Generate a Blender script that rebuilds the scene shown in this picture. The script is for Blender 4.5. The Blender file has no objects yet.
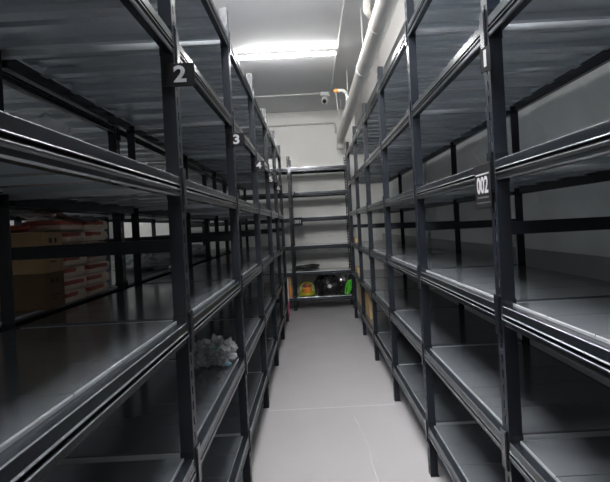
import bpy, bmesh, math, random
from mathutils import Vector, Matrix, noise
random.seed(7)
S = bpy.context.scene
C = S.collection
PI = math.pi

# ------------------------------------------------------------------ helpers
def obj(name, bm, m, parent=None, loc=(0, 0, 0), smooth=False, kind=None):
    if isinstance(bm, bmesh.types.BMesh):
        me = bpy.data.meshes.new(name)
        bmesh.ops.recalc_face_normals(bm, faces=bm.faces)
        bm.to_mesh(me); bm.free()
        for mm in (m if isinstance(m, (list, tuple)) else [m]):
            me.materials.append(mm)
        if smooth:
            for p in me.polygons: p.use_smooth = True
    else:
        me = bm
    o = bpy.data.objects.new(name, me); C.objects.link(o)
    o.location = loc
    if parent: o.parent = parent
    if kind: o['kind'] = kind
    return o

def thing(name, label, cat, loc=(0, 0, 0), group=None, rot=(0, 0, 0)):
    o = bpy.data.objects.new(name, None); C.objects.link(o)
    o.empty_display_size = .05
    o.location = loc; o.rotation_euler = rot
    o['label'] = label; o['category'] = cat
    if group: o['group'] = group
    return o

def tag(o, label, cat, group=None):
    o['label'] = label; o['category'] = cat
    if group: o['group'] = group
    return o

def box(bm, x0, x1, y0, y1, z0, z1, mi=0):
    vs = [bm.verts.new((x, y, z)) for z in (z0, z1) for (x, y) in ((x0, y0), (x1, y0), (x1, y1), (x0, y1))]
    for f in ((0, 1, 2, 3), (4, 5, 6, 7), (0, 1, 5, 4), (1, 2, 6, 5), (2, 3, 7, 6), (3, 0, 4, 7)):
        bm.faces.new([vs[i] for i in f]).material_index = mi

def bevbox(bm, x0, x1, y0, y1, z0, z1, w=.003, seg=1):
    b2 = bmesh.new(); box(b2, x0, x1, y0, y1, z0, z1)
    bmesh.ops.recalc_face_normals(b2, faces=b2.faces)
    bmesh.ops.bevel(b2, geom=list(b2.edges), offset=w, segments=seg, affect='EDGES', profile=.5)
    me = bpy.data.meshes.new('t'); b2.to_mesh(me); b2.free(); bm.from_mesh(me); bpy.data.meshes.remove(me)

def sweep(bm, pts, r, n=8, closed=False, caps=True):
    pts = [Vector(p) for p in pts]; N = len(pts); rings = []
    up = Vector((0.13, 0.21, 1)).normalized(); prev = None
    for i, p in enumerate(pts):
        if closed: t = pts[(i + 1) % N] - pts[i - 1]
        else: t = pts[min(i + 1, N - 1)] - pts[max(i - 1, 0)]
        t.normalize()
        if prev is None:
            a = t.cross(up)
            if a.length < .1: a = t.cross(Vector((1, 0, 0)))
        else:
            a = prev - t * prev.dot(t)
        a.normalize(); prev = a; b = t.cross(a)
        rr = r[i] if isinstance(r, (list, tuple)) else r
        rings.append([bm.verts.new(p + (a * math.cos(2 * PI * k / n) + b * math.sin(2 * PI * k / n)) * rr) for k in range(n)])
    for i in range(N if closed else N - 1):
        A, B = rings[i], rings[(i + 1) % N]
        for k in range(n): bm.faces.new((A[k], A[(k + 1) % n], B[(k + 1) % n], B[k]))
    if caps and not closed:
        bm.faces.new(rings[0]); bm.faces.new(rings[-1])

def lathe(bm, prof, n=24, cx=0, cy=0):
    rings = [[bm.verts.new((cx + r * math.cos(2 * PI * k / n), cy + r * math.sin(2 * PI * k / n), z)) for k in range(n)] for r, z in prof]
    for A, B in zip(rings, rings[1:]):
        for k in range(n): bm.faces.new((A[k], A[(k + 1) % n], B[(k + 1) % n], B[k]))
    bm.faces.new(rings[0]); bm.faces.new(rings[-1])

# ------------------------------------------------------------------ materials
def mat(name, col, rough=.5, metal=0., spec=.5, var=0., vscale=8., rvar=0., bump=0., bscale=60., coat=0., alpha=1., stretch=None):
    m = bpy.data.materials.new(name); m.use_nodes = True
    nt = m.node_tree; b = nt.nodes['Principled BSDF']
    b.inputs['Base Color'].default_value = (*col, 1); b.inputs['Roughness'].default_value = rough
    b.inputs['Metallic'].default_value = metal; b.inputs['Specular IOR Level'].default_value = spec
    b.inputs['Coat Weight'].default_value = coat; b.inputs['Alpha'].default_value = alpha
    tc = nt.nodes.new('ShaderNodeTexCoord'); src = tc.outputs['Object']
    if stretch:
        mp = nt.nodes.new('ShaderNodeMapping'); mp.inputs['Scale'].default_value = stretch
        nt.links.new(src, mp.inputs['Vector']); src = mp.outputs['Vector']
    def nz(sc, det=4):
        n = nt.nodes.new('ShaderNodeTexNoise'); n.inputs['Scale'].default_value = sc; n.inputs['Detail'].default_value = det
        nt.links.new(src, n.inputs['Vector']); return n
    if var:
        n = nz(vscale); r = nt.nodes.new('ShaderNodeMapRange')
        r.inputs['From Min'].default_value = .3; r.inputs['From Max'].default_value = .7
        r.inputs['To Min'].default_value = 1 - var; r.inputs['To Max'].default_value = 1 + var
        nt.links.new(n.outputs['Fac'], r.inputs['Value'])
        h = nt.nodes.new('ShaderNodeVectorMath'); h.operation = 'SCALE'
        h.inputs[0].default_value = col; nt.links.new(r.outputs['Result'], h.inputs['Scale'])
        nt.links.new(h.outputs['Vector'], b.inputs['Base Color'])
    if rvar:
        n = nz(vscale * 1.7, 5); r = nt.nodes.new('ShaderNodeMapRange')
        r.inputs['From Min'].default_value = .3; r.inputs['From Max'].default_value = .7
        r.inputs['To Min'].default_value = max(.03, rough - rvar); r.inputs['To Max'].default_value = rough + rvar
        nt.links.new(n.outputs['Fac'], r.inputs['Value']); nt.links.new(r.outputs['Result'], b.inputs['Roughness'])
    if bump:
        n = nz(bscale, 3); u = nt.nodes.new('ShaderNodeBump'); u.inputs['Strength'].default_value = bump
        u.inputs['Distance'].default_value = .01
        nt.links.new(n.outputs['Fac'], u.inputs['Height']); nt.links.new(u.outputs['Normal'], b.inputs['Normal'])
    return m

def emis(name, col, s):
    m = bpy.data.materials.new(name); m.use_nodes = True
    b = m.node_tree.nodes['Principled BSDF']
    b.inputs['Base Color'].default_value = (1, 1, 1, 1)
    b.inputs['Emission Color'].default_value = (*col, 1); b.inputs['Emission Strength'].default_value = s
    return m

M_frame = mat('charcoal_powder_coat', (.013, .016, .023), .36, 0, .3)
M_edge = mat('painted_edge_highlight', (.27, .285, .31), .26, .6)  # pale colour painting highlight lines along the beam edges
M_beam = mat('charcoal_beam_coat', (.030, .035, .044), .22, .4, .6)
M_deck = mat('grey_deck_enamel', (.205, .222, .245), .15, .5, .7, .08, 2.5)
M_under = mat('brightened_deck_underside', (.84, .88, .92), .2, .5, .6)  # deck metal painted lighter underneath to imitate bounced light
M_galv = mat('galvanised_bar', (.6, .62, .64), .35, .8, .5, .1, 12, .05)
M_wall = mat('painted_wall', (.78, .78, .755), .6, 0, .4, .04, 1.2, 0, .03, 40)
M_wallL = mat('grey_wall_paint', (.30, .31, .31), .5, 0, .4, .1, 1.5)
M_soff = mat('beige_soffit_paint', (.42, .415, .40), .7)
M_ceil = mat('painted_ceiling', (.72, .725, .735), .7, 0, .3, .04, .9, 0, .03, 30)
M_pipe = mat('white_pipe_paint', (.60, .59, .56), .35, 0, .5, .05, 5)
M_cond = mat('white_conduit', (.62, .62, .61), .4)
M_tube = emis('fill_lamp_tube_light', (1, .985, .97), 100)  # stronger emission for the unseen twin fill lamps
M_tube1 = emis('dim_lamp_tube_light', (1, .985, .97), 30)  # emission lowered to keep the ceiling glow small
M_lamp = mat('lamp_white_metal', (.75, .75, .75), .4)
M_sign = mat('black_sign_plastic', (.006, .006, .008), .6, 0, .2)
M_let = mat('bright_white_lettering', (.55, .55, .57), .5)
M_digit = mat('white_lettering', (.42, .43, .46), .5)
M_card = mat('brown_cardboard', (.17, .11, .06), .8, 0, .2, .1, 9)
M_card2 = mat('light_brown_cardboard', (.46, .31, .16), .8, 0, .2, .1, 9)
M_card3 = mat('pale_tan_cardboard', (.50, .36, .19), .8, 0, .2, .1, 9)
M_tape = mat('parcel_tape', (.42, .33, .2), .25)
M_ink = mat('black_ink', (.03, .025, .02), .7)
M_pack = mat('cream_packet', (.84, .70, .56), .45, 0, .5, .1, 25, 0, .3, 60)
M_red = mat('red_packet_print', (.50, .10, .06), .4, 0, .5, .12, 30, 0, .3, 60)
M_black = mat('black_plastic', (.012, .012, .013), .3, 0, .5, .2, 20)
M_rub = mat('black_rubber', (.015, .015, .015), .6)
M_silver = mat('silver_foil', (.7, .7, .7), .25, .9, .5, .1, 30, 0, .5, 40)
M_yel = mat('yellow_green_hose', (.45, .50, .03), .4)
M_orange = mat('orange_plastic', (.75, .28, .04), .45)
M_redp = mat('dull_red_plastic', (.45, .10, .06), .4)
M_green = mat('bright_green_strap', (.09, .62, .03), .4)
M_pink = mat('pink_card', (.72, .12, .26), .5)
M_white = mat('white_card', (.62, .60, .64), .5)
M_blue = mat('pale_blue_film', (.12, .24, .34), .3)

def mat_film(name, col, rough, alpha):
    m = mat(name, col, rough, 0, .9, .15, 20, 0, .6, 45, .4, alpha); return m
M_film = mat_film('clear_plastic_film', (.55, .58, .60), .12, .5)
M_film2 = mat_film('grey_plastic_film', (.62, .64, .66), .2, .8)
M_film3 = mat_film('pink_plastic_film', (.40, .22, .2), .2, .75)
M_sack = mat('white_sack', (.55, .57, .60), .4, 0, .5, .1, 10, 0, .5, 20)

# floor: pale epoxy with faint casting joints
def floor_mat():
    m = mat('pale_epoxy_floor', (.45, .442, .455), .38, 0, .4, .03, 1.5, .06, .02, 30)
    return m
M_floor = floor_mat()
M_joint = mat('floor_joint', (.60, .59, .60), .5)

# right wall: glossy grey paint, darker dado below 1.25 m
def dado_mat():
    m = mat('grey_wall_with_dado', (.33, .345, .34), .38, 0, .5)
    nt = m.node_tree; b = nt.nodes['Principled BSDF']
    tc = nt.nodes.new('ShaderNodeTexCoord'); sx = nt.nodes.new('ShaderNodeSeparateXYZ')
    nt.links.new(tc.outputs['Object'], sx.inputs[0])
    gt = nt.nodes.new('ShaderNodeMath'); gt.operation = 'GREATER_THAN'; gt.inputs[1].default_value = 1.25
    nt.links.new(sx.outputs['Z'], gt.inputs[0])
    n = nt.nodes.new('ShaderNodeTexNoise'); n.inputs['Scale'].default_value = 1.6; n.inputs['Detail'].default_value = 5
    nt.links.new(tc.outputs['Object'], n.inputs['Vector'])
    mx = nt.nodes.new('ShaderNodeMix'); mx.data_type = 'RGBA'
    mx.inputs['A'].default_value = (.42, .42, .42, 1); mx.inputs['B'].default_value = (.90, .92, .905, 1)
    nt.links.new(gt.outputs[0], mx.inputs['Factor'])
    sc = nt.nodes.new('ShaderNodeVectorMath'); sc.operation = 'SCALE'
    r = nt.nodes.new('ShaderNodeMapRange'); r.inputs['From Min'].default_value = .3; r.inputs['From Max'].default_value = .7
    r.inputs['To Min'].default_value = .86; r.inputs['To Max'].default_value = 1.1
    nt.links.new(n.outputs['Fac'], r.inputs['Value']); nt.links.new(r.outputs[0], sc.inputs['Scale'])
    nt.links.new(mx.outputs['Result'], sc.inputs[0]); nt.links.new(sc.outputs[0], b.inputs['Base Color'])
    return m
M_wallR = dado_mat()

# ------------------------------------------------------------------ room
XL, XR, YB, YF, ZC = -3.5, 1.32, 9.35, -3.2, 3.6
def slab(name, *a, m):
    bm = bmesh.new(); box(bm, *a); return obj(name, bm, m, kind='structure')
slab('floor', XL - .1, XR + .1, YF - .1, YB + .1, -.1, 0, m=M_floor)
slab('ceiling', XL - .1, XR + .1, YF - .1, YB + .1, ZC, ZC + .1, m=M_ceil)
slab('wall_left', XL - .1, XL, YF, YB, 0, ZC, m=M_wallL)
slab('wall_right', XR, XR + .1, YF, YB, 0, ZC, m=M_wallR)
slab('wall_back', XL - .1, XR + .1, YB, YB + .1, 0, ZC, m=M_wall)
slab('wall_front', XL - .1, XR + .1, YF - .1, YF, 0, ZC, m=M_wall)
slab('trim_1', .92, XR, YF, YB, 3.22, ZC, m=M_soff)            # soffit above the right rack
bm = bmesh.new(); box(bm, -.415, .59, 3.985, 4.0, .0003, .0012); box(bm, -.415, .59, 7.98, 8.0, .0003, .0012)
obj('trim_2', bm, M_joint, kind='structure')
bm = bmesh.new(); sweep(bm, [(.255, 3.75, .0005), (.30, 3.3, .0005), (.295, 3.05, .0005), (.31, 2.7, .0005)], .0035, 5)
obj('trim_3', bm, M_joint, kind='structure')

# ------------------------------------------------------------------ shelving
L = 1.218; D = .60; PW = .043; AF = .055; PH = 2.72
LV = [.285, .725, 1.168, 1.640, 2.105, 2.565]
BP = [(.030, 0), (.0022, 0), (0, -.0022), (0, -.026), (-.003, -.029), (-.003, -.031), (.007, -.034), (.007, -.037), (-.003, -.0405),
      (-.005, -.0425), (-.005, -.046), (.0, -.050), (0, -.061), (.004, -.065), (.027, -.065), (.030, -.062)]

class Rack:
    """u runs along the rack, v from its face inwards"""
    def __init__(s, name, label, cat, origin, f, n, i0, pitch=L, levels=LV, depth=D, top=PH, group=None, panels=5, mid=True):
        s.root = thing(name, label, cat, origin, group)
        r = s.root
        def bmb():                        # box through the mapping
            bm = bmesh.new()
            def add(u0, u1, v0, v1, z0, z1):
                a = f(u0, v0); b = f(u1, v1)
                box(bm, min(a[0], b[0]), max(a[0], b[0]), min(a[1], b[1]), max(a[1], b[1]), z0, z1)
            return bm, add
        def mesh(bm, m, nm):
            me = bpy.data.meshes.new(nm); bmesh.ops.recalc_face_normals(bm, faces=bm.faces)
            bm.to_mesh(me); bm.free(); me.materials.append(m); return me
        t = .0028
        posts = []
        for side in (0, 1):
            bm, add = bmb()
            g = (lambda v: v) if side == 0 else (lambda v: depth - v)
            def ad(u0, u1, v0, v1, z0, z1):
                add(u0, u1, g(v0), g(v1), z0, z1)
            ad(0, t, 0, PW, 0.004, top)                              # flange across the rack
            ad(t, .016, 0, t, 0.004, top); ad(.030, AF, 0, t, 0.004, top)   # slotted flange
            z = .004
            while z < top - .05:
                ad(.016, .030, 0, t, z, z + .022); z += .05
            ad(.016, .030, 0, t, z, top)
            posts.append(mesh(bm, M_frame, 'post'))
        ft, add = bmb(); add(-.004, AF + .006, -.0, PW + .006, 0, .004); foot = [mesh(ft, M_rub, 'foot_plate')]
        ft, add = bmb(); add(-.004, AF + .006, depth - PW - .006, depth, 0, .004); foot.append(mesh(ft, M_rub, 'foot_plate'))
        beams = []
        for side in (0, 1):
            g = (lambda v: v) if side == 0 else (lambda v: depth - v)
            bm = bmesh.new(); rings = []
            for u in (AF - .001, pitch - .0005):
                ring = []
                for v, z in BP:
                    x, y = f(u, g(v)); ring.append(bm.verts.new((x, y, z)))
                rings.append(ring)
            k = len(BP)
            for i in range(k): bm.faces.new((rings[0][i], rings[0][(i + 1) % k], rings[1][(i + 1) % k], rings[1][i])).material_index = 1 if i in (1, 3, 8, 12) else 0  # chamfer and ridge strips carry the painted highlight
            bm.faces.new(rings[0]); bm.faces.new(rings[1])
            def ad(u0, u1, v0, v1, z0, z1):
                a = f(u0, g(v0)); b = f(u1, g(v1))
                box(bm, min(a[0], b[0]), max(a[0], b[0]), min(a[1], b[1]), max(a[1], b[1]), z0, z1)
            ad(.014, AF + .004, -.0062, -.0004, -.100, .030)          # end bracket hooked on the near post
            ad(.020, .024, -.0078, -.0060, -.092, .022)
            ad(pitch - .004, pitch - .0004, .003, .044, -.072, .020)  # end bracket on the far post
            ad(pitch - .004, pitch - .0004, .003, .044, .020, .023)
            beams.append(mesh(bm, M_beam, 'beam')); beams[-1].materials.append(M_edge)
        # deck of folded steel panels
        bm = bmesh.new()
        u0, u1 = .047, pitch - .006; v0, v1 = .0315, depth - .0315
        pw = (u1 - u0) / panels
        def quad_ring(a0, a1, b0, b1, z):
            return [bm.verts.new((*f(a, b), z)) for a, b in ((a0, b0), (a1, b0), (a1, b1), (a0, b1))]
        def bx(a0, a1, b0, b1, z0, z1):
            p = f(a0, b0); q = f(a1, b1)
            box(bm, min(p[0], q[0]), max(p[0], q[0]), min(p[1], q[1]), max(p[1], q[1]), z0, z1, 1)
        for j in range(panels):
            a0 = u0 + j * pw + .0009; a1 = u0 + (j + 1) * pw - .0009
            R0 = quad_ring(a0, a1, v0, v1, 0.0015); R1 = quad_ring(a0, a1, v0, v1, .0055); R2 = quad_ring(a0 + .0015, a1 - .0015, v0 + .0018, v1 - .0018, .0085)
            bm.faces.new(R0).material_index = 1; bm.faces.new(R2)
            for A, B in ((R0, R1), (R1, R2)):
                for k in range(4): bm.faces.new((A[k], A[(k + 1) % 4], B[(k + 1) % 4], B[k])).material_index = 1 if k in (0, 2) else 0  # front and back edges take the lighter material as a painted highlight
            bx(a0, a0 + .0015, v0, v1, -.030, .0014); bx(a1 - .0015, a1, v0, v1, -.030, .0014)
            bx(a0 + .0015, a0 + .024, v0, v1, -.030, -.0285); bx(a1 - .024, a1 - .0015, v0, v1, -.030, -.0285)
            bx(a0 + .002, a1 - .002, v0, v0 + .0015, -.022, .0014); bx(a0 + .002, a1 - .002, v1 - .0015, v1, -.022, .0014)
            c = (a0 + a1) / 2                                        # hat rib under the middle
            bx(c - .022, c - .0205, v0 + .002, v1 - .002, -.016, .0014); bx(c + .0205, c + .022, v0 + .002, v1 - .002, -.016, .0014)
            bx(c - .0205, c + .0205, v0 + .002, v1 - .002, -.016, -.0145)
        deck = mesh(bm, M_deck, 'shelf_deck'); deck.materials.append(M_under)
        bm, add = bmb(); add(.008, .034, .010, depth - .010, -.046, -.012); cb = mesh(bm, M_galv, 'cross_bar')
        bm, add = bmb(); add(.004, .030, .004, depth - .004, -.021, .021); mb = mesh(bm, M_frame, 'brace_bar')
        for i in range(n + 1):
            p = f((i0 + i) * pitch, 0)
            for side in (0, 1):
                po = obj('post', posts[side], None, r, (p[0], p[1], 0))
                obj('foot_plate', foot[side], None, po)
            for z in levels:
                obj('cross_bar', cb, None, r, (p[0], p[1], z))
            if mid: obj('brace_bar', mb, None, r, (p[0], p[1], 1.418))
            if i == n: continue
            for z in levels:
                for side in (0, 1): obj('beam', beams[side], None, r, (p[0], p[1], z))
                obj('shelf_deck', deck, None, r, (p[0], p[1], z))

Y0 = 1.617
AX, BX = .416, .605
fL = lambda u, v: (-v, u)
fR = lambda u, v: (v, u)
fB = lambda u, v: (u, v)
Rack('shelving_rack', 'long empty charcoal steel shelving rack along the left side of the aisle', 'shelving', (-AX, Y0, 0), fL, 7, -2, group=None)
Rack('shelving_rack', 'long empty charcoal steel shelving rack along the right side, beside the grey wall', 'shelving', (BX, Y0, 0), fR, 7, -2)
Rack('shelving_rack', 'charcoal shelving rack standing back to back behind the left aisle rack, holding the cartons', 'shelving', (-1.68, Y0, 0), fR, 7, -2)
YR = 8.64
LB = [.215, .66, 1.115, 1.60, 2.045, 2.475]
Rack('shelving_rack', 'dark shelving rack across the end of the aisle against the back wall', 'shelving', (-.365, YR, 0), fB, 3, -2, pitch=1.02, levels=LB, depth=.5, top=2.67, mid=False, panels=4)

# ------------------------------------------------------------------ lamps, pipes
def lamp(x, y, label, twin):
    t = thing('fluorescent_lamp', label, 'lamp', (x, y, ZC), 'fluorescent lamps on the ceiling')
    bm = bmesh.new(); bevbox(bm, -.6, .6, -.022, .022, -.035, -.0005, .004); obj('lamp_housing', bm, M_lamp, t)
    for q in ((-.04, .04) if twin else (0,)):
        bm = bmesh.new(); sweep(bm, [(-.585, q, -.052), (.585, q, -.052)], .014, 12); obj('lamp_tube', bm, M_tube if twin else M_tube1, t, smooth=False)
    for s in (-1, 1):
        bm = bmesh.new(); bevbox(bm, s * .592 - .007, s * .592 + .007, -(.058 if twin else .018), (.058 if twin else .018), -.07, -.034, .003); obj('lamp_holder', bm, M_lamp, t)
lamp(-.18, 6.12, 'lit fluorescent tube on the ceiling above the far half of the aisle', False)
lamp(-.18, 4.2, 'unseen fluorescent fill tube added above the middle of the aisle, ahead of the twin lamps', False)  # out of view, added to brighten the middle of the aisle
for y, w_ in ((2.65, 'above the near part of the aisle'), (1.25, 'just ahead of the viewer')):
    lamp(-.34, y, 'unseen twin fluorescent fill lamp on the ceiling %s' % w_, True)  # out of view, doubled and strengthened to brighten near racks and floor
for y, w_ in ((6.12, 'far end'), (3.6, 'middle'), (1.1, 'near end')):
    lamp(-2.6, y, 'lit fluorescent tube over the %s of the aisle behind the left racks' % w_, False)

bm = bmesh.new(); sweep(bm, [(.43, YF + .05, 3.587), (.43, 8.02, 3.587)], .011, 8)
for y in [-2, 0, 2, 4, 6, 7.6]: box(bm, .412, .448, y - .01, y + .01, 3.585, 3.5995)
tag(obj('ceiling_conduit', bm, M_cond, smooth=False), 'thin white conduit running along the ceiling past the lamp end towards the camera dome', 'conduit')
bm = bmesh.new(); sweep(bm, [(-3.4, 8.1, 3.587), (.24, 8.1, 3.587)], .012, 8)
for x in [-3, -2, -1, 0]: box(bm, x - .01, x + .01, 8.08, 8.12, 3.585, 3.5995)
tag(obj('ceiling_conduit', bm, M_cond), 'white conduit crossing the ceiling near the back wall, ending at the security camera', 'conduit')
t = thing('wall_pipe', 'cream pipe running level along the top of the back wall', 'pipe', (0, YB, 3.35))
bm = bmesh.new(); sweep(bm, [(-3.3, -.035, .0), (.50, -.035, 0), (.545, -.035, -.02), (.55, -.035, -.07), (.55, -.035, -.2)], .016, 10); obj('pipe_run', bm, M_pipe, t, smooth=True)
for x in (-2.2, -1.2, -.36, .4):
    bm = bmesh.new(); bevbox(bm, x - .015, x + .015, -.054, -.0005, -.022, .022, .004); obj('pipe_clip', bm, M_pipe, t)

t = thing('security_camera', 'small white security camera on the ceiling with dark lens facing the aisle', 'camera', (.33, 8.1, ZC))
bm = bmesh.new(); bevbox(bm, -.075, .075, -.06, .06, -.06, -.0005, .012, 2); obj('camera_base', bm, M_lamp, t, smooth=False)
bm = bmesh.new(); sweep(bm, [(0, .05, -.10), (0, -.02, -.13), (-.01, -.07, -.155)], [.05, .055, .05], 14); obj('camera_body', bm, M_lamp, t, smooth=False)
bm = bmesh.new(); sweep(bm, [(-.01, -.068, -.154), (-.014, -.095, -.170)], [.036, .030], 12); obj('lens', bm, M_black, t)
bm = bmesh.new(); sweep(bm, [(0, .02, -.055), (0, .02, -.11)], .02, 8); obj('bracket', bm, M_lamp, t)

# large pipe over the right rack
t = thing('large_pipe', 'thick white pipe running along the ceiling above the right rack, bending down at the end', 'pipe', (.61, 0, 3.0))
pts = [(0, YF + .02, 0), (0, 0, 0), (0, 4, 0), (0, 8.72, 0), (0, 8.86, -.02), (0, 8.94, -.08), (0, 8.965, -.16), (0, 8.965, -.2)]
bm = bmesh.new(); sweep(bm, pts, .075, 20); obj('pipe_run', bm, M_pipe, t, smooth=True)
for y in (1.0, 3.0, 5.0, 7.0, 8.6):
    bm = bmesh.new()
    sweep(bm, [(.078 * math.cos(a), y, .078 * math.sin(a)) for a in [2 * PI * k / 20 for k in range(20)]], .004, 6, closed=True)
    sweep(bm, [(0, y, .08), (0, y, .598)], .005, 6); obj('pipe_hanger', bm, M_cond, t)
bm = bmesh.new(); lathe(bm, [(.079, 0), (.079, .05), (.0, .05)][:2], 20)
for v in bm.verts: v.co = Vector((v.co.x, 3.9 + v.co.z, v.co.y))
obj('pipe_collar', bm, M_pipe, t, smooth=False)
t = thing('branch_pipe', 'thin white branch pipe curving off the thick pipe near the top of the picture', 'pipe', (.55, 3.5, 3.0))
bm = bmesh.new(); sweep(bm, [(.0, .45, .07), (-.03, .40, .12), (-.035, .30, .20), (-.04, .1, .24), (-.05, -.3, .25), (-.05, -2.5, .25)], .028, 12); obj('pipe_run', bm, M_pipe, t, smooth=True)
t = thing('sprinkler_pipe', 'thin white elbow pipe with an orange sprinkler tip above the thick pipe', 'pipe', (.60, 7.0, 3.0))
bm = bmesh.new(); sweep(bm, [(0, 0, .07), (0, 0, .22), (-.01, -.0, .28), (-.05, 0, .32), (-.09, 0, .325), (-.13, 0, .325)], .025, 12); obj('pipe_run', bm, M_pipe, t, smooth=True)
bm = bmesh.new(); sweep(bm, [(-.13, 0, .325), (-.165, 0, .325), (-.17, 0, .325), (-.185, 0, .325)], [.03, .03, .018, .016], 10); obj('sprinkler_tip', bm, M_orange, t)
bm = bmesh.new(); sweep(bm, [(-.155, 0, .30), (-.15, 0, .18), (-.14, 0, .05), (-.12, 0, -.0)], .004, 5); obj('tip_wire', bm, M_cond, t)

# pale conduits and tape on right wall
for y, lab in ((3.18, 'pale vertical conduit on the right wall behind the second bay'), (5.6, 'pale vertical conduit on the right wall behind the fourth bay')):
    bm = bmesh.new(); sweep(bm, [(XR - .013, y, .05), (XR - .013, y, 3.2)], .012, 8)
    sweep(bm, [(XR - .013, y - .05, .05), (XR - .013, y - .05, 3.2)], .009, 8)
    for z in (.4, 1.3, 1.85, 2.3, 2.9): box(bm, XR - .02, XR - .0005, y - .07, y + .02, z - .01, z + .01)
    tag(obj('wall_conduit', bm, M_cond), lab, 'conduit')

def uvpt(px, py, X):      # a point of the right wall
    dx = px - 311; dy = 225.5 - py; s, c = math.sin(.052), math.cos(.052)
    a = dx * .002; b = dy * .002                 # X c - Z s = aY ; X s + Z c = bY
    Y = X / (a * c + b * s); Z = (b * Y - X * s) / c
    return Y, Z + 1.46
M_tapew = mat('white_tape', (.95, .95, .95), .5)
for (a, b, r, lab) in (((537, 117), (549, 140), .011, 'longest white tape streak on the right wall, in the nearest bay'),
                  ((526, 122), (531, 106), .006, 'short white tape streak on the right wall close to the rear post'),
                  ((580, 81), (587, 87), .011, 'white tape scrap on the right wall high in the nearest bay'),
                  ((470, 148), (481, 164), .004, 'thin slanting white tape streak on the wall left of the hanging bay label'),
                  ((431, 174), (436, 186), .010, 'white tape streak on the wall in the second bay, nearer its far post'),
                  ((440, 157), (442, 163), .008, 'tiny white tape scrap high on the wall in the second bay')):
    p = uvpt(*a, XR); q = uvpt(*b, XR)
    d = Vector((0, q[0] - p[0], q[1] - p[1])).normalized(); w = Vector((0, -d.z, d.y)) * r
    P = Vector((XR, *p)); Q = Vector((XR, *q)); bm = bmesh.new()
    fr = [bm.verts.new(v + Vector((-.0012, 0, 0))) for v in (P - w, P + w, Q + w, Q - w)]
    bk = [bm.verts.new(v + Vector((-.0002, 0, 0))) for v in (P - w, P + w, Q + w, Q - w)]
    bm.faces.new(fr); bm.faces.new(bk)
    for i in range(4): bm.faces.new((fr[i], fr[(i + 1) % 4], bk[(i + 1) % 4], bk[i]))
    tag(obj('wall_tape', bm, M_tapew), lab, 'tape', 'white tape streaks on the right wall')

# ------------------------------------------------------------------ signs
def text_part(txt, size, parent, loc, name='numeral', bold=.02, sx=1., m=None):
    cu = bpy.data.curves.new('t', 'FONT'); cu.body = txt; cu.size = size; cu.align_x = 'CENTER'; cu.align_y = 'CENTER'
    cu.extrude = .0006; cu.offset = bold * size; cu.resolution_u = 4
    tmp = bpy.data.objects.new('t', cu); C.objects.link(tmp)
    bpy.context.view_layer.update()
    me = bpy.data.meshes.new_from_object(tmp.evaluated_get(bpy.context.evaluated_depsgraph_get()))
    bpy.data.objects.remove(tmp); bpy.data.curves.remove(cu)
    R = Matrix.Rotation(PI / 2, 4, 'X') @ Matrix.Diagonal((sx, 1, 1, 1))
    me.transform(R); me.materials.clear(); me.materials.append(m or M_digit)
    return obj(name, me, None, parent, loc)

def row_sign(n, x0, y, lab):
    t = thing('bay_number_sign', lab, 'sign', (x0, y, 1.966), 'number signs on the rack posts')
    bm = bmesh.new(); bevbox(bm, -.052, .047, -.004, 0, -.038, .038, .001); obj('sign_plate', bm, M_sign, t)
    text_part(n, .072, t, (.0, -.0048, 0), sx=1.15, bold=.03)
    return t
for i, n in enumerate('23456'):
    row_sign(n, -.396, Y0 + i * L - .0045, 'black square sign with white number %s on the left rack post' % n)
t = thing('bay_number_sign', 'black square sign with white number 1 on the nearest right rack post', 'sign', (.592, 1.612, 1.966), 'number signs on the rack posts', (0, 0, -PI / 2 + .25))
bm = bmesh.new(); bevbox(bm, -.028, .028, -.004, 0, -.040, .040, .001); obj('sign_plate', bm, M_sign, t)
text_part('1', .072, t, (0, -.0048, 0), sx=1.15, bold=.03)

t = thing('hanging_bay_label', 'black hanging label with white 002 on the nearest right rack post', 'label', (.5975, 1.715, 1.562), None, (0, 0, -PI / 2))
bm = bmesh.new(); bevbox(bm, -.08, .08, -.003, 0, -.075, .078, .001); obj('label_card', bm, M_sign, t)
text_part('002', .078, t, (0, -.0036, .002), sx=.95, bold=.02, m=M_let)
bm = bmesh.new(); box(bm, -.06, .066, -.0042, -.003, .040, .045); obj('white_rule', bm, M_digit, t)
bm = bmesh.new()
for j in range(14): box(bm, -.055 + j * .008, -.050 + j * .008, -.0036, -.003, -.040, -.033)
M_grey = mat('grey_lettering', (.12, .12, .13), .5)
obj('small_print', bm, M_grey, t)
bm = bmesh.new(); box(bm, -.07, .07, -.0036, -.003, -.056, -.053); obj('grey_rule', bm, M_grey, t)

t = thing('hanging_bay_label', 'small black hanging label with white 001 on the end rack', 'label', (-.222, YR - .009, 1.535))
bm = bmesh.new(); bevbox(bm, -.075, .08, -.004, 0, -.07, .075, .001); obj('label_card', bm, M_sign, t)
text_part('001', .082, t, (0, -.0048, 0), sx=.95, bold=.03, m=M_let)
t = thing('bay_number_sign', 'small black sign with white number 7 on the end rack beam', 'sign', (-.285, YR - .007, 2.02), 'number signs on the rack posts')
bm = bmesh.new(); bevbox(bm, -.04, .04, -.003, 0, -.04, .04, .001); obj('sign_plate', bm, M_sign, t)
text_part('7', .07, t, (0, -.0038, 0), bold=.02)

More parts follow.
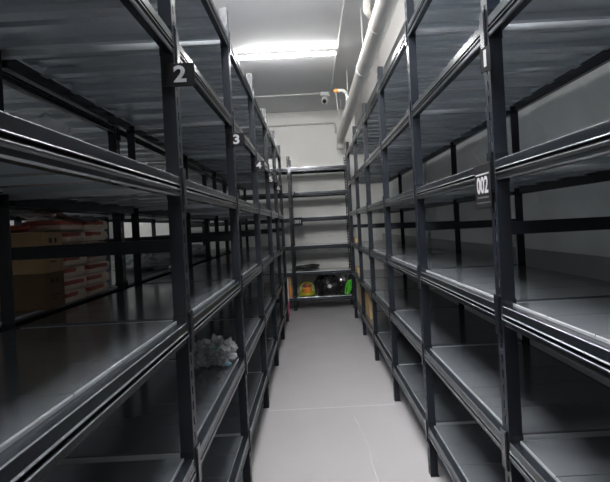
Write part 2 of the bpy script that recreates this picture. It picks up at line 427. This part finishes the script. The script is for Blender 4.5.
# ------------------------------------------------------------------ goods
def carton(label, x0, x1, y0, y1, z0, z1, m, group=None, marks=True):
    cx, cy = (x0 + x1) / 2, (y0 + y1) / 2
    t = thing('cardboard_box', label, 'box', (cx, cy, z0), group)
    a, b, h = (x1 - x0) / 2, (y1 - y0) / 2, z1 - z0
    bm = bmesh.new(); bevbox(bm, -a, a, -b, b, 0, h, .004); obj('carton', bm, m, t)
    bm = bmesh.new(); box(bm, -.02, .02, -b - .0008, b + .0008, h - .06, h + .0008); box(bm, -.02, .02, -b, b, h, h + .0009)
    obj('packing_tape', bm, M_tape, t)
    if marks:
        bm = bmesh.new()
        box(bm, a, a + .0008, -b * .5, -b * .2, h * .72, h * .84); box(bm, a, a + .0008, b * .1, b * .3, h * .72, h * .84)
        box(bm, a, a + .0008, -b * .5, b * .5, h * .35, h * .39)
        box(bm, a, a + .0008, -b * .5, b * .2, h * .25, h * .28)
        obj('printed_marks', bm, M_ink, t)
    return t
ZD = LV[2] + .0085
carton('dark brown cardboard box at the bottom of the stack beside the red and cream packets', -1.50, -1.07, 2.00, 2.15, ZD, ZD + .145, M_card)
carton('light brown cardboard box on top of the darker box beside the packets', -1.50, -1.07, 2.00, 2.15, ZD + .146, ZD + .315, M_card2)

def packet(lab, x, y, z, w, l, h, rz):
    t = thing('packet', lab, 'packet', (x, y, z), 'red and cream packets stacked beside the boxes', (0, 0, rz))
    bm = bmesh.new(); bevbox(bm, -w / 2, w / 2, -l / 2, l / 2, 0, h, h * .32, 3)
    bmesh.ops.subdivide_edges(bm, edges=[e for e in bm.edges if e.calc_length() > .08], cuts=4, use_grid_fill=True)
    for v in bm.verts:
        n = noise.noise(v.co * 22 + Vector((x, y, z)) * 31); v.co.z += .006 * n * (v.co.z / h); v.co.x += .008 * n
    obj('wrapper', bm, M_pack, t, smooth=True)
    bm = bmesh.new(); bevbox(bm, -w / 2 - .003, w / 2 + .004, -l * .52, l * random.uniform(.0, .52), h * .50, h * .88, h * .12, 2)
    obj('red_print_band', bm, M_red, t, smooth=True)
    return t
names = ['lowest', 'second from the bottom', 'third from the bottom', 'fourth from the bottom', 'fifth from the bottom', 'sixth from the bottom', 'topmost']
for col, (yc, l, cn) in enumerate(((2.265, .20, 'near'), (2.505, .23, 'far'))):
    for k in range(7):
        packet('red and cream packet, %s in the %s column of the packet stack' % (names[k], cn), -1.15 + random.uniform(-.012, .012), yc + random.uniform(-.012, .012), ZD + .053 * k + .0003, .17, l, .049, random.uniform(-.06, .06))

def crumple(name, label, cat, loc, sx, sy, sz, m, seed, amp=.45, sub=4, parent=None, extra=None):
    bm = bmesh.new(); bmesh.ops.create_icosphere(bm, subdivisions=sub, radius=1)
    off = Vector((seed * 3.1, seed * 1.7, seed * 5.3))
    for v in bm.verts:
        d = v.co.normalized()
        n = noise.fractal(d * 1.6 + off, 1.0, 2.0, 4)
        r = abs(noise.noise(d * 3.5 + off)) * 1.2
        v.co = d * (1 + amp * n - amp * r * .8)
        v.co = Vector((v.co.x * sx, v.co.y * sy, (max(v.co.z, -.72) + .72) * sz / 1.72))
    o = obj(name, bm, m, parent, loc, smooth=False)
    if not parent: tag(o, label, cat)
    return o
# film draped over packets
bm = bmesh.new(); nx, ny = 10, 24; g = []
for i in range(nx):
    row = []
    for j in range(ny):
        x = -1.28 + .24 * i / (nx - 1); y = 1.99 + .5 * j / (ny - 1)
        z = ZD + .376 + .03 * math.exp(-((y - 2.1) / .12) ** 2) + .012 * noise.noise(Vector((x * 20, y * 14, 1)))
        if x > -1.09: z -= (x + 1.09) * .4
        row.append(bm.verts.new((x, y, z)))
    g.append(row)
for i in range(nx - 1):
    for j in range(ny - 1): bm.faces.new((g[i][j], g[i + 1][j], g[i + 1][j + 1], g[i][j + 1]))
o = obj('plastic_sheet', bm, M_film3, smooth=False); tag(o, 'pinkish crumpled plastic sheet draped over the packets and boxes', 'plastic sheet')
md = o.modifiers.new('s', 'SOLIDIFY'); md.thickness = .001
crumple('red_wrapper', 'crumpled red wrapper lying on the upper light brown box', 'wrapper', (-1.30, 2.075, ZD + .3165), .14, .06, .035, M_red, 3)
t = thing('power_plug_cable', 'white plugs on a drooping cable above the light brown box', 'cable', (-1.28, 1.90, ZD))
bm = bmesh.new(); sweep(bm, [(-.12, 0, .32), (-.10, 0, .38), (-.04, 0, .41), (.03, 0, .41), (.06, 0, .38), (.075, 0, .35)], .005, 6)
sweep(bm, [(-.12, 0, .325), (-.12, .02, .18), (-.12, .03, .006)], .005, 6); obj('cable', bm, M_cond, t, smooth=True)
for x, z in ((-.12, .30), (.078, .33)):
    bm = bmesh.new(); bevbox(bm, x - .013, x + .013, -.012, .012, z, z + .032, .005, 2); obj('plug', bm, M_cond, t)

crumple('plastic_bundle', 'grey crumpled plastic wrapping lying on the upper shelf of the left rack', 'plastic bag', (-.79, 1.55, LV[3] + .009), .10, .16, .185, M_film2, 5, .5)
t = thing('clear_plastic_bag', 'crumpled clear plastic bag on a lower shelf of the left rack', 'plastic bag', (-.53, 2.72, LV[1] + .009))
crumple('film', '', '', (0, 0, 0), .10, .09, .155, M_film, 11, .6, 4, parent=t)
crumple('film', '', '', (-.115, -.02, 0), .10, .08, .125, M_film, 14, .6, 4, parent=t)
crumple('blue_scrap', '', '', (.055, -.085, .012), .018, .014, .02, M_blue, 8, .5, 3, parent=t)
crumple('blue_scrap', '', '', (-.02, -.06, .09), .018, .014, .02, M_blue, 9, .5, 3, parent=t)
# white sacks on the rack behind the left rack
crumple('white_sack', 'slumped pale sack on the rack behind the left rack, just past the packets', 'sack', (-1.34, 4.1, LV[2] + .009), .24, .36, .18, M_sack, 21, .25)
crumple('white_sack', 'pale crumpled sack on the rack behind the left rack, furthest from the packets', 'sack', (-1.36, 5.75, LV[2] + .009), .2, .26, .14, M_sack, 25, .3)

# cartons on the right rack, far bays
ZE = LV[0] + .0085
carton('tall cardboard box on the lowest shelf of the right rack, nearer of the two', .65, .74, 6.0, 6.42, ZE, ZE + .33, M_card3, marks=False)
carton('tall cardboard box on the lowest shelf of the right rack, in the last bay', .65, .74, 6.62, 7.4, ZE, ZE + .34, M_card3, marks=False)
carton('flat tan box on the shelf above the two tall boxes, right rack', .64, .73, 7.3, 7.6, LV[1] + .0085, LV[1] + .08, M_card3, marks=False)
carton('flat tan box on the waist high shelf in the last bay of the right rack', .64, .71, 7.35, 7.6, LV[2] + .0085, LV[2] + .08, M_card3, marks=False)

# end rack goods
def coil(bm, cx, cy, z, R, r, turns, rise, n=26, tilt=0, jit=.0):
    pts = []
    for k in range(int(turns * n) + 1):
        a = 2 * PI * k / n; q = R * (1 + jit * noise.noise(Vector((k * .15, cx, z))))
        x = q * math.cos(a); y = q * math.sin(a); zz = rise * k / n
        pts.append((cx + x, cy + y * math.cos(tilt) - zz * math.sin(tilt), z + zz * math.cos(tilt) + y * math.sin(tilt) + (R * math.sin(tilt) if tilt else 0)))
    sweep(bm, pts, r, 6)
ZQ = LB[1] + .0085
bm = bmesh.new(); coil(bm, -.13, YR + .2, ZQ + .014, .19, .013, 3.2, .024, jit=.5); coil(bm, -.03, YR + .21, ZQ + .018, .14, .012, 2.4, .028, jit=.6)
M_cable = mat('glossy_black_cable', (.03, .03, .032), .3)
tag(obj('cable_coil', bm, M_cable, smooth=True), 'loose coil of black cable on the second shelf of the end rack', 'cable')
ZP = LB[0] + .0085
t = thing('hose_coil', 'coil of yellow green hose around orange rolls on the lowest shelf of the end rack', 'hose', (-.13, YR + .19, ZP))
bm = bmesh.new(); coil(bm, 0, 0, .012, .135, .011, 2.5, .022, jit=.2); coil(bm, 0, -.03, .016, .115, .011, 2.2, .02, tilt=1.15)
obj('hose', bm, M_yel, t, smooth=True)
bm = bmesh.new(); lathe(bm, [(.07, .0), (.085, .02), (.085, .13), (.07, .15), (.045, .15), (.045, .02)], 20); obj('orange_roll', bm, M_orange, t)
bm = bmesh.new(); lathe(bm, [(.05, .152), (.055, .16), (.055, .20), (.05, .21)], 16, .01, 0); obj('red_roll', bm, M_redp, t)

t = thing('drum_fan', 'round black fan with silver spokes on the lowest shelf of the end rack', 'fan', (.27, YR + .13, ZP))
R = .155; zc = .165
bm = bmesh.new()
for rr, yy in ((R, -.03), (R, .06), (R * .72, -.045), (R * .45, -.05)):
    sweep(bm, [(rr * math.cos(a), yy, zc + rr * math.sin(a)) for a in [2 * PI * k / 32 for k in range(32)]], .008, 6, closed=True)
obj('guard', bm, M_black, t, smooth=True)
bm = bmesh.new()
for k in range(16):
    a = 2 * PI * k / 16; sweep(bm, [(.03 * math.cos(a), -.052, zc + .03 * math.sin(a)), (R * .6 * math.cos(a), -.05, zc + R * .6 * math.sin(a)), (R * math.cos(a), -.03, zc + R * math.sin(a))], .0035, 5)
obj('spokes', bm, M_black, t)
bm = bmesh.new(); sweep(bm, [(0, -.066, zc), (0, -.05, zc)], [.034, .04], 16)
for k in range(11):
    a = 2 * PI * k / 11 + .3; sweep(bm, [(.03 * math.cos(a), -.056, zc + .03 * math.sin(a)), (.085 * math.cos(a), -.054, zc + .085 * math.sin(a))], .0025, 6)
obj('hub', bm, M_silver, t)
bm = bmesh.new()
for k in range(5):
    a = 2 * PI * k / 5
    v = [bm.verts.new((q * math.cos(a + e), yy, zc + q * math.sin(a + e))) for q, e, yy in ((.03, 0, 0), (.03, .5, .02), (.14, .6, .035), (.14, 0, -.01))]
    bm.faces.new(v)
o = obj('blades', bm, M_black, t); md = o.modifiers.new('s', 'SOLIDIFY'); md.thickness = .003
bm = bmesh.new(); bevbox(bm, -.10, .10, -.03, .08, 0, .014, .004); bevbox(bm, -.02, .02, .06, .08, .01, zc, .004); obj('stand', bm, M_black, t)
crumple('black_bin_bag', 'black plastic bag bulging to the left of the fan on the end rack', 'bag', (.11, YR + .31, ZP), .10, .12, .34, M_black, 31, .4)
crumple('black_bin_bag', 'black plastic bag between the fan and the silver foil on the end rack', 'bag', (.47, YR + .26, ZP), .12, .11, .24, M_black, 33, .4)
crumple('black_bin_bag', 'large black plastic bag behind the fan on the end rack', 'bag', (.29, YR + .36, ZP), .13, .08, .38, M_black, 34, .3)
crumple('silver_foil', 'crumpled silver foil on the black bag, lowest shelf of the end rack', 'foil', (.50, YR + .26, ZP + .225), .065, .05, .13, M_silver, 35, .4)
bm = bmesh.new()
for q, r in ((0, .05), (.035, .042)):
    sweep(bm, [(.585 + q + r * .7 * math.cos(a) + .035 * math.sin(a), YR + .05 + q, ZP + .135 + .115 * math.sin(a)) for a in [2 * PI * k / 24 for k in range(24)]], .013, 8, closed=True)
tag(obj('green_strap', bm, M_green, smooth=True), 'bright green looped strap at the right end of the lowest shelf, end rack', 'strap')

bm = bmesh.new(); bevbox(bm, -.455, -.385, YR + .06, YR + .22, ZP, ZP + .30, .004)
t = thing('orange_carton', 'narrow orange and tan carton standing at the left post of the end rack', 'box', (-.44, YR + .15, ZP))
bm = bmesh.new(); bevbox(bm, -.05, .05, -.09, .05, 0, .20, .004); obj('carton', bm, M_orange, t)
bm = bmesh.new(); bevbox(bm, -.045, .045, -.085, .045, .201, .34, .004); obj('tan_carton_top', bm, M_card2, t)
t = thing('leaning_board', 'white and pink board standing on the floor at the far end of the left rack', 'board', (-.46, 8.1, 0))
bm = bmesh.new(); bevbox(bm, -.05, .045, -.012, .012, .24, .62, .004); obj('white_board', bm, M_white, t)
bm = bmesh.new(); bevbox(bm, -.05, .045, -.012, .012, 0, .239, .004); obj('pink_board', bm, M_pink, t)

# ------------------------------------------------------------------ world, camera
w = bpy.data.worlds.new('world'); S.world = w; w.use_nodes = True
w.node_tree.nodes['Background'].inputs['Color'].default_value = (.5, .52, .55, 1)
w.node_tree.nodes['Background'].inputs['Strength'].default_value = .1
cam = bpy.data.cameras.new('camera'); co = bpy.data.objects.new('camera', cam); C.objects.link(co)
s, c = math.sin(.052), math.cos(.052)
co.matrix_world = Matrix(((c, s, 0, 0), (0, 0, -1, 0), (-s, c, 0, 1.46), (0, 0, 0, 1)))
cam.sensor_width = 36; cam.sensor_fit = 'HORIZONTAL'; cam.lens = 500 / 610 * 36
cam.shift_x = -6 / 610; cam.shift_y = -15.5 / 610; cam.clip_start = .05
S.camera = co
S.view_settings.view_transform = 'Standard'; S.view_settings.look = 'None'
S.view_settings.gamma = 1; S.view_settings.use_curve_mapping = False
S.view_settings.exposure = 1.74
